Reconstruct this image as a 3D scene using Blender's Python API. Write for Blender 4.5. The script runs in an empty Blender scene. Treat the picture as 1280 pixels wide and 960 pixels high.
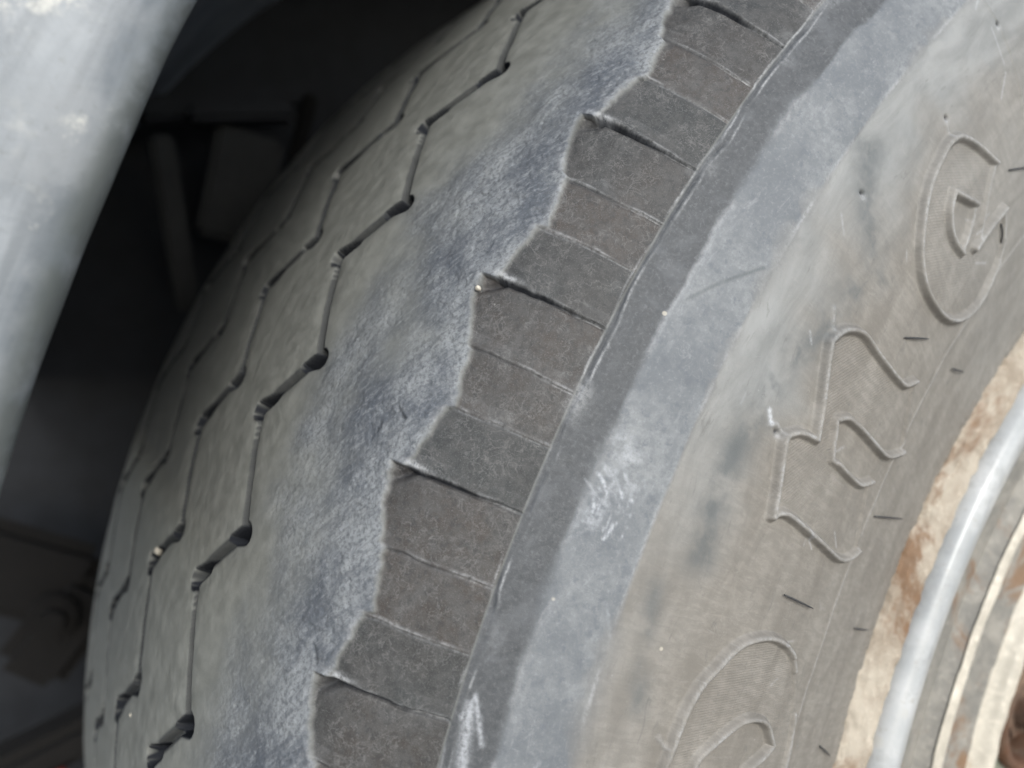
import bpy, bmesh, math, random, time
_t0 = time.time()
import numpy as np
from mathutils import Matrix, Vector

# ------------------------------------------------------------------ camera, world, sun, exposure
sc = bpy.context.scene
col = sc.collection
cam_d = bpy.data.cameras.new('camera')
cam = bpy.data.objects.new('camera', cam_d); col.objects.link(cam)
RT = (0.87119085, -0.49068900, 0.01583704)      # right
UP = (0.03298583, 0.09068895, 0.99533283)       # up
BK = (-0.48983512, -0.86660246, 0.09519317)     # back
POS = (-0.50532, -0.28406, 0.23780)
cam.matrix_world = Matrix(((RT[0], UP[0], BK[0], POS[0]), (RT[1], UP[1], BK[1], POS[1]), (RT[2], UP[2], BK[2], POS[2]), (0, 0, 0, 1)))
cam_d.sensor_width = 9.8
cam_d.lens = 9.8 * 944.39 / 1280
cam_d.clip_start = 0.005
cam_d.clip_end = 500
cam_d.dof.use_dof = True
cam_d.dof.focus_distance = 0.198
cam_d.dof.aperture_fstop = 2.1
sc.camera = cam

SUN_EL, SUN_AZ = 31.0, 192.0          # azimuth measured from +Y towards +X
world = bpy.data.worlds.new('World'); sc.world = world; world.use_nodes = True
wn = world.node_tree
sky = wn.nodes.new('ShaderNodeTexSky'); sky.sky_type = 'NISHITA'; sky.sun_disc = False
sky.sun_elevation = math.radians(SUN_EL); sky.sun_rotation = math.radians(SUN_AZ)
sky.air_density = 1.0; sky.dust_density = 1.5; sky.ozone_density = 1.0
hs = wn.nodes.new('ShaderNodeHueSaturation'); hs.inputs['Saturation'].default_value = 0.6
wn.links.new(sky.outputs[0], hs.inputs['Color'])
wn.links.new(hs.outputs[0], wn.nodes['Background'].inputs['Color'])
wn.nodes['Background'].inputs['Strength'].default_value = 0.14
sd = bpy.data.lights.new('sun', 'SUN'); sd.energy = 1.1; sd.angle = math.radians(22); sd.color = (.985, 1.0, .965)
sun = bpy.data.objects.new('sun', sd); col.objects.link(sun)
el, az = math.radians(SUN_EL), math.radians(SUN_AZ)
sun_dir = Vector((math.sin(az) * math.cos(el), math.cos(az) * math.cos(el), math.sin(el)))
sun.rotation_euler = sun_dir.to_track_quat('Z', 'Y').to_euler()
sc.view_settings.view_transform = 'Standard'; sc.view_settings.look = 'None'
sc.view_settings.gamma = 1.0; sc.view_settings.use_curve_mapping = False
sc.view_settings.exposure = 0.86

random.seed(5)
rng = np.random.default_rng(7)
D2R = math.pi / 180

# ------------------------------------------------------------------ helpers
def tag(o, label=None, cat=None, group=None, kind=None):
    if label: o['label'] = label
    if cat: o['category'] = cat
    if group: o['group'] = group
    if kind: o['kind'] = kind
    return o

def empty(name, loc=(0, 0, 0)):
    o = bpy.data.objects.new(name, None); col.objects.link(o); o.location = loc
    o.empty_display_size = .02
    return o

def link_mesh(name, me, mat, parent=None):
    if mat: me.materials.append(mat)
    o = bpy.data.objects.new(name, me); col.objects.link(o)
    if parent: o.parent = parent
    return o

def bm_obj(name, bm, mat, parent=None, smooth=True):
    me = bpy.data.meshes.new(name)
    bmesh.ops.recalc_face_normals(bm, faces=bm.faces)
    bm.to_mesh(me); bm.free()
    if smooth: me.shade_smooth()
    return link_mesh(name, me, mat, parent)

def np_mesh(name, V, Q, N=None, attrs=None):
    """quads mesh from arrays"""
    me = bpy.data.meshes.new(name)
    nv, nq = len(V), len(Q)
    me.vertices.add(nv); me.vertices.foreach_set('co', V.astype(np.float32).ravel())
    me.loops.add(nq * 4); me.loops.foreach_set('vertex_index', Q.astype(np.int32).ravel())
    me.polygons.add(nq)
    me.polygons.foreach_set('loop_start', np.arange(0, nq * 4, 4, dtype=np.int32))
    me.polygons.foreach_set('loop_total', np.full(nq, 4, dtype=np.int32))
    me.polygons.foreach_set('use_smooth', np.ones(nq, dtype=bool))
    me.update(calc_edges=True)
    if attrs:
        for k, a in attrs.items():
            if a.ndim == 1:
                at = me.attributes.new(k, 'FLOAT', 'POINT'); at.data.foreach_set('value', a.astype(np.float32))
            else:
                at = me.attributes.new(k, 'FLOAT_VECTOR', 'POINT'); at.data.foreach_set('vector', a.astype(np.float32).ravel())
    if N is not None:
        me.normals_split_custom_set_from_vertices(N.astype(np.float32))
    return me

_lat = rng.random((512, 512))
def vnoise(u, v, seed=0):
    u = u + seed * 17.37; v = v + seed * 9.71
    i = np.floor(u).astype(np.int64); j = np.floor(v).astype(np.int64)
    a = u - i; b = v - j
    a = a * a * (3 - 2 * a); b = b * b * (3 - 2 * b)
    i0, i1, j0, j1 = i % 512, (i + 1) % 512, j % 512, (j + 1) % 512
    return (_lat[i0, j0] * (1 - a) + _lat[i1, j0] * a) * (1 - b) + (_lat[i0, j1] * (1 - a) + _lat[i1, j1] * a) * b
U = Sg = ZERO = T = None
def gnoise(sc_k, seed, swap, flat):
    """vnoise on the whole (s, theta) grid, done axis by axis"""
    def ax(x, off):
        x = x * sc_k + seed * off; i = np.floor(x).astype(np.int64); a = x - i
        return i % 512, (i + 1) % 512, (a * a * (3 - 2 * a)).astype(np.float32)
    L = _lat.astype(np.float32)
    if not swap:
        i0, i1, a = ax(t_col * KU, 17.37)
        B = L[i0] * (1 - a)[:, None] + L[i1] * a[:, None]            # cols x 512
        if flat:
            j0, j1, b = ax(np.zeros(1), 9.71)
        else:
            j0, j1, b = ax(s_row, 9.71)
        B = np.ascontiguousarray(B.T)
        return B[j0] * (1 - b)[:, None] + B[j1] * b[:, None]
    i0, i1, a = ax(s_row, 17.37); j0, j1, b = ax(t_col * KU, 9.71)
    B = L[:, j0] * (1 - b) + L[:, j1] * b                             # 512 x cols
    return B[i0] * (1 - a)[:, None] + B[i1] * a[:, None]
def fbm(u, v, scale, octv=4, seed=0, gain=.5):
    """noise of about 0..1, feature size 1/scale metres"""
    t = 0; amp = 1; tot = 0
    if (u is U and (v is Sg or v is ZERO)) or (u is Sg and v is U):
        for k in range(octv):
            t = t + amp * gnoise(scale * 2 ** k, seed + 3 * k, u is Sg, v is ZERO); tot += amp; amp *= gain
        return np.broadcast_to(t / tot, T.shape)
    for k in range(octv):
        t = t + amp * vnoise(u * scale * 2 ** k, v * scale * 2 ** k, seed + 3 * k); tot += amp; amp *= gain
    return t / tot
def sm(a, b, x):
    t = np.clip((x - a) / (b - a), 0, 1); return t * t * (3 - 2 * t)
def seg_dist(u, v, p, q):
    du, dv = q[0] - p[0], q[1] - p[1]
    t = np.clip(((u - p[0]) * du + (v - p[1]) * dv) / (du * du + dv * dv + 1e-15), 0, 1)
    return np.hypot(u - p[0] - t * du, v - p[1] - t * dv), t

# ------------------------------------------------------------------ material tools
class NT:
    def __init__(s, name):
        s.m = bpy.data.materials.new(name); s.m.use_nodes = True
        s.t = s.m.node_tree; s.b = s.t.nodes['Principled BSDF']
    def n(s, typ, **kw):
        nd = s.t.nodes.new(typ)
        for k, v in kw.items():
            setattr(nd, k, v)
        return nd
    def put(s, sock, val):
        if isinstance(val, bpy.types.NodeSocket): s.t.links.new(val, sock)
        elif isinstance(val, (tuple, list)) and len(val) == 3 and sock.type == 'RGBA': sock.default_value = (*val, 1)
        else: sock.default_value = val
    def attr(s, name, vec=False):
        a = s.n('ShaderNodeAttribute', attribute_name=name)
        return a.outputs['Vector' if vec else 'Fac']
    def obj(s):
        return s.n('ShaderNodeTexCoord').outputs['Object']
    def noise(s, vec, scale, detail=4, rough=.55, dist=0, stretch=None):
        if stretch:
            mp = s.n('ShaderNodeMapping'); s.put(mp.inputs['Vector'], vec); mp.inputs['Scale'].default_value = stretch; vec = mp.outputs[0]
        nd = s.n('ShaderNodeTexNoise'); s.put(nd.inputs['Vector'], vec)
        nd.inputs['Scale'].default_value = scale; nd.inputs['Detail'].default_value = detail
        nd.inputs['Roughness'].default_value = rough; nd.inputs['Distortion'].default_value = dist
        return nd.outputs['Fac']
    def voro(s, vec, scale, feat='F1', rand=1):
        nd = s.n('ShaderNodeTexVoronoi', feature=feat); s.put(nd.inputs['Vector'], vec); nd.inputs['Scale'].default_value = scale
        nd.inputs['Randomness'].default_value = rand
        return nd.outputs['Distance']
    def ramp(s, fac, a, b, lo=0., hi=1.):
        nd = s.n('ShaderNodeMapRange', interpolation_type='SMOOTHSTEP'); s.put(nd.inputs['Value'], fac)
        nd.inputs['From Min'].default_value = a; nd.inputs['From Max'].default_value = b
        nd.inputs['To Min'].default_value = lo; nd.inputs['To Max'].default_value = hi
        return nd.outputs[0]
    def math(s, op, a, b=0.):
        nd = s.n('ShaderNodeMath', operation=op); s.put(nd.inputs[0], a); s.put(nd.inputs[1], b); return nd.outputs[0]
    def mix(s, fac, a, b, mode='MIX'):
        nd = s.n('ShaderNodeMix', data_type='RGBA', blend_type=mode); s.put(nd.inputs[0], fac); s.put(nd.inputs[6], a); s.put(nd.inputs[7], b)
        return nd.outputs[2]
    def bump(s, h, dist, strength=1., normal=None):
        nd = s.n('ShaderNodeBump'); s.put(nd.inputs['Height'], h); nd.inputs['Distance'].default_value = dist; nd.inputs['Strength'].default_value = strength
        if normal is not None: s.put(nd.inputs['Normal'], normal)
        return nd.outputs[0]
    def out(s, color=None, rough=None, metal=None, normal=None, spec=None):
        if color is not None: s.put(s.b.inputs['Base Color'], color)
        if rough is not None: s.put(s.b.inputs['Roughness'], rough)
        if metal is not None: s.put(s.b.inputs['Metallic'], metal)
        if normal is not None: s.put(s.b.inputs['Normal'], normal)
        if spec is not None: s.put(s.b.inputs['Specular IOR Level'], spec)
        return s.m

# ------------------------------------------------------------------ materials
def rubber_material():
    k = NT('weathered rubber')
    tc = k.attr('tc', True)
    fine = k.noise(tc, 900, 5, .65)
    mid = k.noise(tc, 160, 5, .6)
    big = k.noise(tc, 38, 4, .55)
    gr = k.noise(tc, 2600, 3, .6)
    # tread ribs: dusty warm grey
    rib = k.mix(k.ramp(mid, .3, .7), (.150, .154, .141), (.208, .212, .196))
    rib = k.mix(k.ramp(fine, .55, .75, 0, .5), rib, (.19, .18, .16))
    # worn shoulder: scuffed blue-grey crust
    w1 = k.noise(tc, 300, 6, .72, .6, (1, 1.0, 1))
    w2 = k.noise(tc, 52, 5, .62, .4, (1, 1.3, 1))
    rotm = k.n('ShaderNodeMapping'); k.put(rotm.inputs['Vector'], tc); rotm.inputs['Rotation'].default_value = (0, 0, .6)
    wst = k.noise(rotm.outputs[0], 460, 6, .75, .3, (.45, 1.5, 1))
    worn = k.mix(k.ramp(w2, .36, .64), (.086, .097, .114), (.235, .249, .258))
    worn = k.mix(k.ramp(wst, .47, .66, 0, .6), worn, (.28, .295, .31))
    wd2 = k.noise(rotm.outputs[0], 190, 6, .75, .4, (.35, 1.4, 1))
    worn = k.mix(k.ramp(wd2, .38, .52, .6, 0), worn, (.085, .093, .108))
    worn = k.mix(k.ramp(w1, .30, .46, .6, 0), worn, (.080, .085, .098))
    gw = k.noise(tc, 900, 4, .7, .2)
    worn = k.mix(k.ramp(gw, .40, .52, .55, 0), worn, (.070, .076, .086))
    worn = k.mix(k.ramp(gw, .55, .72, 0, .45), worn, (.29, .305, .32))
    colr = k.mix(k.attr('worn'), rib, worn)
    # moulded blocks: original darker rubber with thin dust threads
    tone = k.attr('tone')
    blk = k.mix(tone, (.024, .027, .028), (.045, .037, .032))
    blk = k.mix(k.ramp(mid, .4, .66, 0, .6), blk, (.066, .066, .066))
    vo = k.n('ShaderNodeTexNoise'); k.put(vo.inputs['Vector'], tc); vo.inputs['Scale'].default_value = 330; vo.inputs['Detail'].default_value = 3
    try: vo.noise_type = 'RIDGED_MULTIFRACTAL'
    except Exception: pass
    thread = k.ramp(vo.outputs['Fac'], .5, .95, 0, .4)
    blk = k.mix(thread, blk, (.21, .205, .20))
    blk = k.mix(k.ramp(k.noise(tc, 520, 5, .72), .32, .46, .55, 0), blk, (.040, .040, .041))
    blk = k.mix(k.ramp(k.noise(tc, 75, 4, .6, .8), .52, .70, 0, .45), blk, (.082, .082, .082))
    blk = k.mix(k.ramp(gr, .56, .70, 0, .55), blk, (.17, .17, .165))
    blk = k.mix(k.ramp(k.noise(tc, 620, 4, .7, 1.5, (1.8, .35, 1)), .60, .76, 0, .4), blk, (.17, .165, .16))
    def threads(scale, w, lim):
        n_ = k.noise(tc, scale, 3, .6, .6)
        return k.math('MULTIPLY', k.ramp(k.math('ABSOLUTE', k.math('SUBTRACT', n_, .5)), 0, w, 1, 0), k.ramp(k.noise(tc, scale * .37, 3), lim, lim + .12))
    blk = k.mix(k.ramp(k.noise(tc, 360, 6, .78), .42, .62, 0, .5), blk, (.074, .073, .071))
    blk = k.mix(k.ramp(k.noise(tc, 520, 6, .75, .3), .38, .50, .5, 0), blk, (.024, .025, .026))
    blk = k.mix(k.math('MULTIPLY', threads(170, .020, .47), .34), blk, (.16, .155, .15))
    blk = k.mix(k.math('MULTIPLY', threads(330, .03, .44), .38), blk, (.17, .168, .165))
    colr = k.mix(k.attr('block'), colr, blk)
    drk = k.mix(k.ramp(mid, .3, .7), (.046, .050, .054), (.070, .074, .079))
    drk = k.mix(k.ramp(fine, .5, .7, 0, .4), drk, (.17, .175, .185))
    drk = k.mix(k.ramp(k.noise(tc, 95, 5, .65, .6), .48, .68, 0, .45), drk, (.125, .132, .142))
    drk = k.mix(k.ramp(k.noise(tc, 420, 6, .75), .42, .62, 0, .4), drk, (.100, .105, .110))
    drk = k.mix(k.math('MULTIPLY', threads(240, .02, .50), .22), drk, (.20, .205, .21))
    colr = k.mix(k.attr('dark'), colr, drk)
    dst = k.mix(k.ramp(big, .35, .65), (.130, .141, .152), (.212, .223, .229))
    dst = k.mix(k.ramp(fine, .5, .72, 0, .35), dst, (.31, .325, .34))
    dst = k.mix(k.ramp(k.noise(tc, 260, 5, .7), .34, .48, .55, 0), dst, (.095, .106, .124))
    dst = k.mix(k.ramp(k.noise(tc, 110, 5, .7, 1.0, (.5, 2.2, 1)), .55, .75, 0, .5), dst, (.30, .31, .32))
    dst = k.mix(k.ramp(k.noise(tc, 330, 6, .78), .40, .60, .5, 0), dst, (.115, .126, .138))
    dst = k.mix(k.math('MULTIPLY', threads(200, .016, .52), .2), dst, (.33, .34, .35))
    colr = k.mix(k.attr('dust'), colr, dst)
    ss = k.noise(tc, 70, 5, .6, .5, (.5, 1.6, 1))
    sde = k.mix(k.ramp(ss, .3, .7), (.180, .166, .146), (.245, .229, .204))
    sde = k.mix(k.ramp(k.noise(tc, 300, 6, .75, .4, (1.4, .5, 1)), .42, .60, .4, 0), sde, (.135, .126, .110))
    cool = k.attr('cool')
    sde = k.mix(cool, sde, k.mix(k.ramp(ss, .3, .7), (.185, .190, .186), (.27, .275, .27)))
    sde = k.mix(k.ramp(k.noise(tc, 240, 5, .7, .8, (.35, 1.4, 1)), .58, .74, 0, .5), sde, (.10, .10, .095))
    sde = k.mix(k.ramp(k.noise(tc, 420, 4, .7, .5, (1.6, .3, 1)), .60, .74, 0, .35), sde, (.29, .28, .265))
    sde = k.mix(k.ramp(fine, .58, .8, 0, .35), sde, (.32, .31, .29))
    sde = k.mix(k.math('MULTIPLY', threads(150, .012, .52), .22), sde, (.31, .30, .28))
    colr = k.mix(k.attr('side'), colr, sde)
    colr = k.mix(k.math('MULTIPLY', k.attr('smear'), k.ramp(k.noise(tc, 130, 5, .65, .3, (.6, 1, 1)), .25, .6, .35, 1)), colr, (.088, .098, .102))
    # grooves and joints: unbleached rubber, deepened to paint in their shade
    colr = k.mix(k.attr('groove'), colr, (.020, .022, .027))
    # pale dusting along edges, broken up
    ln = k.math('MULTIPLY', k.attr('line'), k.ramp(k.noise(tc, 700, 5, .7), .32, .62, .15, 1))
    colr = k.mix(ln, colr, (.44, .45, .46))
    colr = k.mix(k.math('MULTIPLY', k.attr('scuff'), k.ramp(fine, .3, .6, .3, 1)), colr, (.52, .54, .57))
    # scattered grit specks
    sp = k.n('ShaderNodeTexVoronoi', feature='F1'); k.put(sp.inputs['Vector'], tc); sp.inputs['Scale'].default_value = 260
    spk = k.math('MULTIPLY', k.ramp(sp.outputs['Distance'], .05, .11, 1, 0), k.ramp(k.noise(tc, 140, 4, .6), .56, .68))
    colr = k.mix(k.math('MULTIPLY', spk, .3), colr, (.42, .41, .39))
    sp2 = k.n('ShaderNodeTexVoronoi', feature='F1'); k.put(sp2.inputs['Vector'], tc); sp2.inputs['Scale'].default_value = 60
    spk2 = k.math('MULTIPLY', k.ramp(sp2.outputs['Distance'], .025, .05, 1, 0), k.ramp(k.noise(tc, 31, 3), .52, .6))
    colr = k.mix(k.math('MULTIPLY', spk2, .5), colr, (.62, .57, .47))
    # relief
    rough_amt = k.attr('worn')
    b1 = k.bump(k.noise(tc, 620, 6, .75, .3), .0016, 1.)
    nb = k.t.nodes[-1]
    k.put(nb.inputs['Strength'], k.ramp(rough_amt, 0, 1, .12, .5))
    b2 = k.bump(gr, .0003, .35, b1)
    # fine hatching inside the raised letters
    hz = k.attr('hatch', True)
    sep = k.n('ShaderNodeSeparateXYZ'); k.put(sep.inputs[0], hz)
    wv = k.math('SINE', k.math('MULTIPLY', sep.outputs[0], 6.2832))
    b3 = k.bump(k.math('MULTIPLY', wv, sep.outputs[1]), .00005, .5, b2)
    rg = k.ramp(mid, .3, .7, .52, .68)
    return k.out(colr, rg, 0., b3, k.ramp(k.attr('groove'), .2, .8, .40, .03))  # gloss also taken out of the grooves, so their painted shade stays black

M_rubber = rubber_material()

def rust_material(name, base_a, base_b, rust, amount, bump=.0006, rough=.7, scale=1.):
    k = NT(name); o = k.obj()
    a = k.noise(o, 60 * scale, 6, .65, .4); f = k.noise(o, 320 * scale, 5, .7); g = k.noise(o, 25 * scale, 5, .7, .6)
    c = k.mix(k.ramp(a, .35, .65), base_a, base_b)
    c = k.mix(k.ramp(f, .5, .75, 0, .5), c, tuple(min(1, x * 1.5) for x in base_b))
    c = k.mix(k.ramp(g, .62 - amount, .74 - amount, 0, .85), c, k.mix(f, rust, tuple(x * .45 for x in rust)))
    return k.out(c, rough, 0., k.bump(f, bump, .8), .35)
M_flange = rust_material('rusty dusty flange', (.27, .225, .175), (.42, .375, .31), (.23, .13, .07), .14, .0010, .9, .7)
M_disc = rust_material('dirty painted steel', (.17, .165, .150), (.27, .255, .225), (.26, .15, .08), .12, .0007, .6)
M_disc_green = rust_material('grimy grey green paint', (.22, .235, .18), (.32, .32, .25), (.40, .27, .16), .0, .0005, .5)
M_ridge = rust_material('cream painted edge', (.40, .37, .31), (.56, .52, .44), (.5, .36, .24), .0, .0004, .4)
M_rust = rust_material('brown rust', (.085, .055, .040), (.17, .115, .08), (.16, .075, .04), .15, .0012, .85)

def lip_material():
    k = NT('pale grey rim paint'); o = k.obj()
    f = k.noise(o, 300, 5, .65); g = k.noise(o, 40, 4)
    c = k.mix(k.ramp(g, .35, .65), (.33, .345, .35), (.47, .48, .48))
    c = k.mix(k.ramp(f, .58, .75, 0, .5), c, (.30, .275, .24))
    c = k.mix(k.ramp(k.noise(o, 120, 5, .65), .50, .68, 0, .35), c, (.22, .225, .225))
    v = k.n('ShaderNodeTexVoronoi'); k.put(v.inputs['Vector'], o); v.inputs['Scale'].default_value = 70
    c = k.mix(k.math('MULTIPLY', k.ramp(v.outputs['Distance'], .10, .2, 1, 0), k.ramp(g, .5, .58)), c, (.45, .45, .43))
    return k.out(c, k.ramp(f, .3, .7, .42, .58), 0., k.bump(f, .0002, .3), .35)
M_lip = lip_material()
M_lip.node_tree.nodes['Principled BSDF'].inputs['Coat Weight'].default_value = .5
M_lip.node_tree.nodes['Principled BSDF'].inputs['Coat Roughness'].default_value = .22

def guard_material():
    k = NT('weathered pale mudguard'); o = k.obj()
    sx = k.n('ShaderNodeSeparateXYZ'); k.put(sx.inputs[0], o)
    rr = k.math('SQRT', k.math('ADD', k.math('MULTIPLY', sx.outputs[0], sx.outputs[0]), k.math('MULTIPLY', sx.outputs[2], sx.outputs[2])))
    an = k.math('ARCTAN2', sx.outputs[2], sx.outputs[0])
    cb = k.n('ShaderNodeCombineXYZ'); k.put(cb.inputs[0], rr); k.put(cb.inputs[1], k.math('MULTIPLY', an, .09)); k.put(cb.inputs[2], sx.outputs[1])
    along = k.noise(cb.outputs[0], 130, 4, .55, .3)
    a = k.noise(o, 60, 5, .6); f = k.noise(o, 420, 5, .7); s = k.noise(o, 150, 5, .7)
    c = k.mix(k.ramp(along, .36, .64), (.105, .122, .138), (.185, .206, .226))
    c = k.mix(k.ramp(a, .40, .66, 0, .6), c, (.235, .248, .258))
    c = k.mix(k.math('MULTIPLY', k.ramp(s, .52, .68), k.ramp(k.noise(o, 28, 3), .50, .62)), c, (.40, .40, .37))
    c = k.mix(k.ramp(f, .55, .75, 0, .5), c, (.10, .108, .105))
    edge_shade = k.math('MULTIPLY', k.ramp(rr, .6015, .6075, .8, 0), k.ramp(k.noise(o, 70, 5, .65), .32, .55, .35, 1))  # shading of the turned lip edge, painted into the colour
    c = k.mix(edge_shade, c, (.072, .080, .074))
    return k.out(c, k.ramp(a, .3, .7, .38, .55), 0., k.bump(s, .0006, .35), .45)
M_guard = guard_material()
def plain(name, ca, cb, rough, scale=40, bump=.0008, spec=.4, metal=0.):
    k = NT(name); o = k.obj(); a = k.noise(o, scale, 5, .6); f = k.noise(o, scale * 6, 4, .6)
    c = k.mix(k.ramp(a, .3, .7), ca, cb)
    c = k.mix(k.ramp(f, .6, .8, 0, .4), c, tuple(min(1, x * 1.6) for x in cb))
    return k.out(c, rough, metal, k.bump(f, bump, .6), spec)
M_liner = plain('black plastic liner', (.11, .125, .15), (.17, .19, .22), .6)
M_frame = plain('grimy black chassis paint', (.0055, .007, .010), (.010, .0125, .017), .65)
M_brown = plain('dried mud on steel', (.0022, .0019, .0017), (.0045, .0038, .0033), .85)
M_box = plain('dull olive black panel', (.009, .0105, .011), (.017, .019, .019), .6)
M_red = plain('dull red lens', (.22, .025, .02), (.28, .04, .03), .4)
M_ground = plain('grey gravel yard', (.26, .25, .235), (.36, .345, .32), .9, 14, .01)
M_whisk = plain('black rubber whisker', (.035, .035, .037), (.05, .05, .05), .6)

# ------------------------------------------------------------------ ground below (out of frame, gives the bounce)
bm = bmesh.new()
bmesh.ops.create_grid(bm, x_segments=8, y_segments=8, size=60)
for v in bm.verts: v.co.z = -.505
g = bm_obj('ground', bm, M_ground); tag(g, kind='structure')

# ------------------------------------------------------------------ tyre profile
CP = np.array([(.300, .215), (.330, .232), (.370, .243), (.410, .245), (.445, .235), (.472, .219), (.492, .200), (.507, .185), (.5125, .160), (.5120, .120), (.5100, .08), (.5085, .03), (.5065, -.005), (.5025, -.050), (.4965, -.078), (.4895, -.0990), (.4818, -.1135), (.4700, -.1245), (.4576, -.1325), (.4465, -.1385), (.4290, -.1450), (.4020, -.1490), (.3750, -.1485), (.3510, -.1438), (.3250, -.1360), (.3010, -.1273), (.2960, -.1235), (.2940, -.1170)])
def catmull(P, n=40):
    P = np.vstack([2 * P[0] - P[1], P, 2 * P[-1] - P[-2]]); out = []
    for i in range(1, len(P) - 2):
        p0, p1, p2, p3 = P[i - 1:i + 3]
        t0 = 0; t1 = np.linalg.norm(p1 - p0) ** .5; t2 = t1 + np.linalg.norm(p2 - p1) ** .5; t3 = t2 + np.linalg.norm(p3 - p2) ** .5
        t = np.linspace(t1, t2, n, endpoint=False)[:, None]
        A1 = (t1 - t) / (t1 - t0) * p0 + (t - t0) / (t1 - t0) * p1; A2 = (t2 - t) / (t2 - t1) * p1 + (t - t1) / (t2 - t1) * p2; A3 = (t3 - t) / (t3 - t2) * p2 + (t - t2) / (t3 - t2) * p3
        B1 = (t2 - t) / (t2 - t0) * A1 + (t - t0) / (t2 - t0) * A2; B2 = (t3 - t) / (t3 - t1) * A2 + (t - t1) / (t3 - t1) * A3
        out.append((t2 - t) / (t2 - t1) * B1 + (t - t1) / (t2 - t1) * B2)
    return np.vstack(out + [P[-2:-1]])
PR = catmull(CP)
SS = np.r_[0, np.cumsum(np.linalg.norm(np.diff(PR, axis=0), axis=1))]
SS = SS - SS[18 * 40]                       # s = 0 on the fine groove beside the blocks; positive towards the rim
def rad(s): return np.interp(s, SS, PR[:, 0])
def axl(s): return np.interp(s, SS, PR[:, 1])
KU = .47 * D2R                              # metres per degree used for pattern space

def steps(*seg):
    out = []
    for a, b, d in seg:
        n = max(1, int(round((b - a) / d))); out.append(np.linspace(a, b, n, endpoint=False))
    return np.concatenate(out)
s_row = np.r_[steps((SS[0], -.355, .006), (-.355, -.10, .0011), (-.10, -.075, .0006), (-.075, -.003, .0005), (-.003, .005, .00028), (.005, .034, .0005), (.034, .12, .00058), (.12, SS[-1], .0011)), SS[-1]]
t_col = steps((0, 95, 1.5), (95, 118, .25), (118, 128, .1), (128, 170, .043), (170, 186, .1), (186, 215, .25), (215, 360, 1.5))
nr, nc = len(s_row), len(t_col)
T, Sg = np.meshgrid(t_col, s_row)           # rows: s, cols: theta (deg)
U = T * KU; ZERO = np.zeros_like(U)
H = np.zeros_like(T)                        # outward relief in metres
A = {k: np.zeros_like(T) for k in ('worn', 'block', 'tone', 'dark', 'dust', 'side', 'cool', 'smear', 'groove', 'line', 'scuff')}
hatch = np.zeros(T.shape + (3,))
body = sm(84, 118, T) * (1 - sm(190, 224, T))   # coarse back half carries no fine relief

# ------------------------------------------------------------------ sipes and block edges
MAJ = [118.4, 124.7, 130.9, 137.1, 143.02, 149.25, 155.5, 161.8, 168.05, 174.3, 180.5, 186.7]
MIN1 = [2.2, 2.2, 2.2, 2.10, 2.36, 2.28, 2.35, 2.3, 2.3, 2.3, 2.3, 2.3]
MIN2 = [4.1, 4.1, 4.1, 3.85, 4.17, 4.12, 4.36, 4.2, 4.2, 4.2, 4.2, 4.2]
def edge_s(t):
    """inner border of the moulded blocks (metres) at angle t"""
    i = np.clip(np.searchsorted(MAJ, t, side='right') - 1, 0, len(MAJ) - 2)
    M = np.array(MAJ); span = np.diff(np.r_[M, M[-1] + 6.2])[i]
    ph = (t - M[i]) / span
    e = np.interp(ph, [0, .1, .2, .355, .37, .54, .655, .67, .82, .97, 1.0], [-35.2, -34.6, -33.0, -29.6, -28.0, -26.9, -25.6, -27.6, -29.2, -30.8, -31.2])
    return e * 1e-3
wob = (fbm(U, ZERO, 160, 3, 5) - .5) * .0010
ES = edge_s(t_col)[None, :] + wob + (fbm(U, Sg, 400, 3, 6) - .5) * .0016
# small wiggle of sipes
Tw = T + (fbm(Sg, U, 90, 3, 11) - .5) * .22 + (-Sg * 1000 / 30 - .5) * .0
inblk = sm(-.0004, .0012, Sg - ES) * (1 - sm(-.0003, .0003, Sg)) * body
# tilted block faces
blk_tilt = np.zeros_like(T)
sipe_all = []
for i, m in enumerate(MAJ):
    sipe_all += [(m, 2), (m + MIN1[i], 0), (m + MIN2[i], 1)]
sp_t = np.array([a for a, _ in sipe_all]); sp_k = [k for _, k in sipe_all]
idx = np.clip(np.searchsorted(sp_t, Tw.ravel(), side='right').reshape(T.shape) - 1, 0, len(sp_t) - 2)
ph = np.clip((Tw - sp_t[idx]) / (sp_t[idx + 1] - sp_t[idx]), 0, 1)
lo_tab = np.array([{2: -.0013, 0: -.0006, 1: -.0007}[k] for k in sp_k])
hi_tab = np.array([{0: -.0004, 1: -.0005, 2: -.0001}[sp_k[(j + 1) % len(sp_k)]] for j in range(len(sp_k))])
blk_tilt = lo_tab[idx] + (hi_tab[idx] - lo_tab[idx]) * ph ** 1.3
# step fades away towards the fine groove
fade = .08 + .92 * sm(0, .022, -Sg)
blk_h = -.0006 + (blk_tilt + .0006) * fade
H += inblk * blk_h
tone_tab = rng.random(len(sp_t))
warm = {2: .55, 0: 1.0, 1: .05}
for j, kk in enumerate(sp_k): tone_tab[j] = np.clip(warm[kk] + rng.normal(0, .15), 0, 1)
A['tone'] = tone_tab[idx] + (fbm(U, Sg, 90, 3, 21) - .5) * .8
A['block'] = inblk
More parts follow.
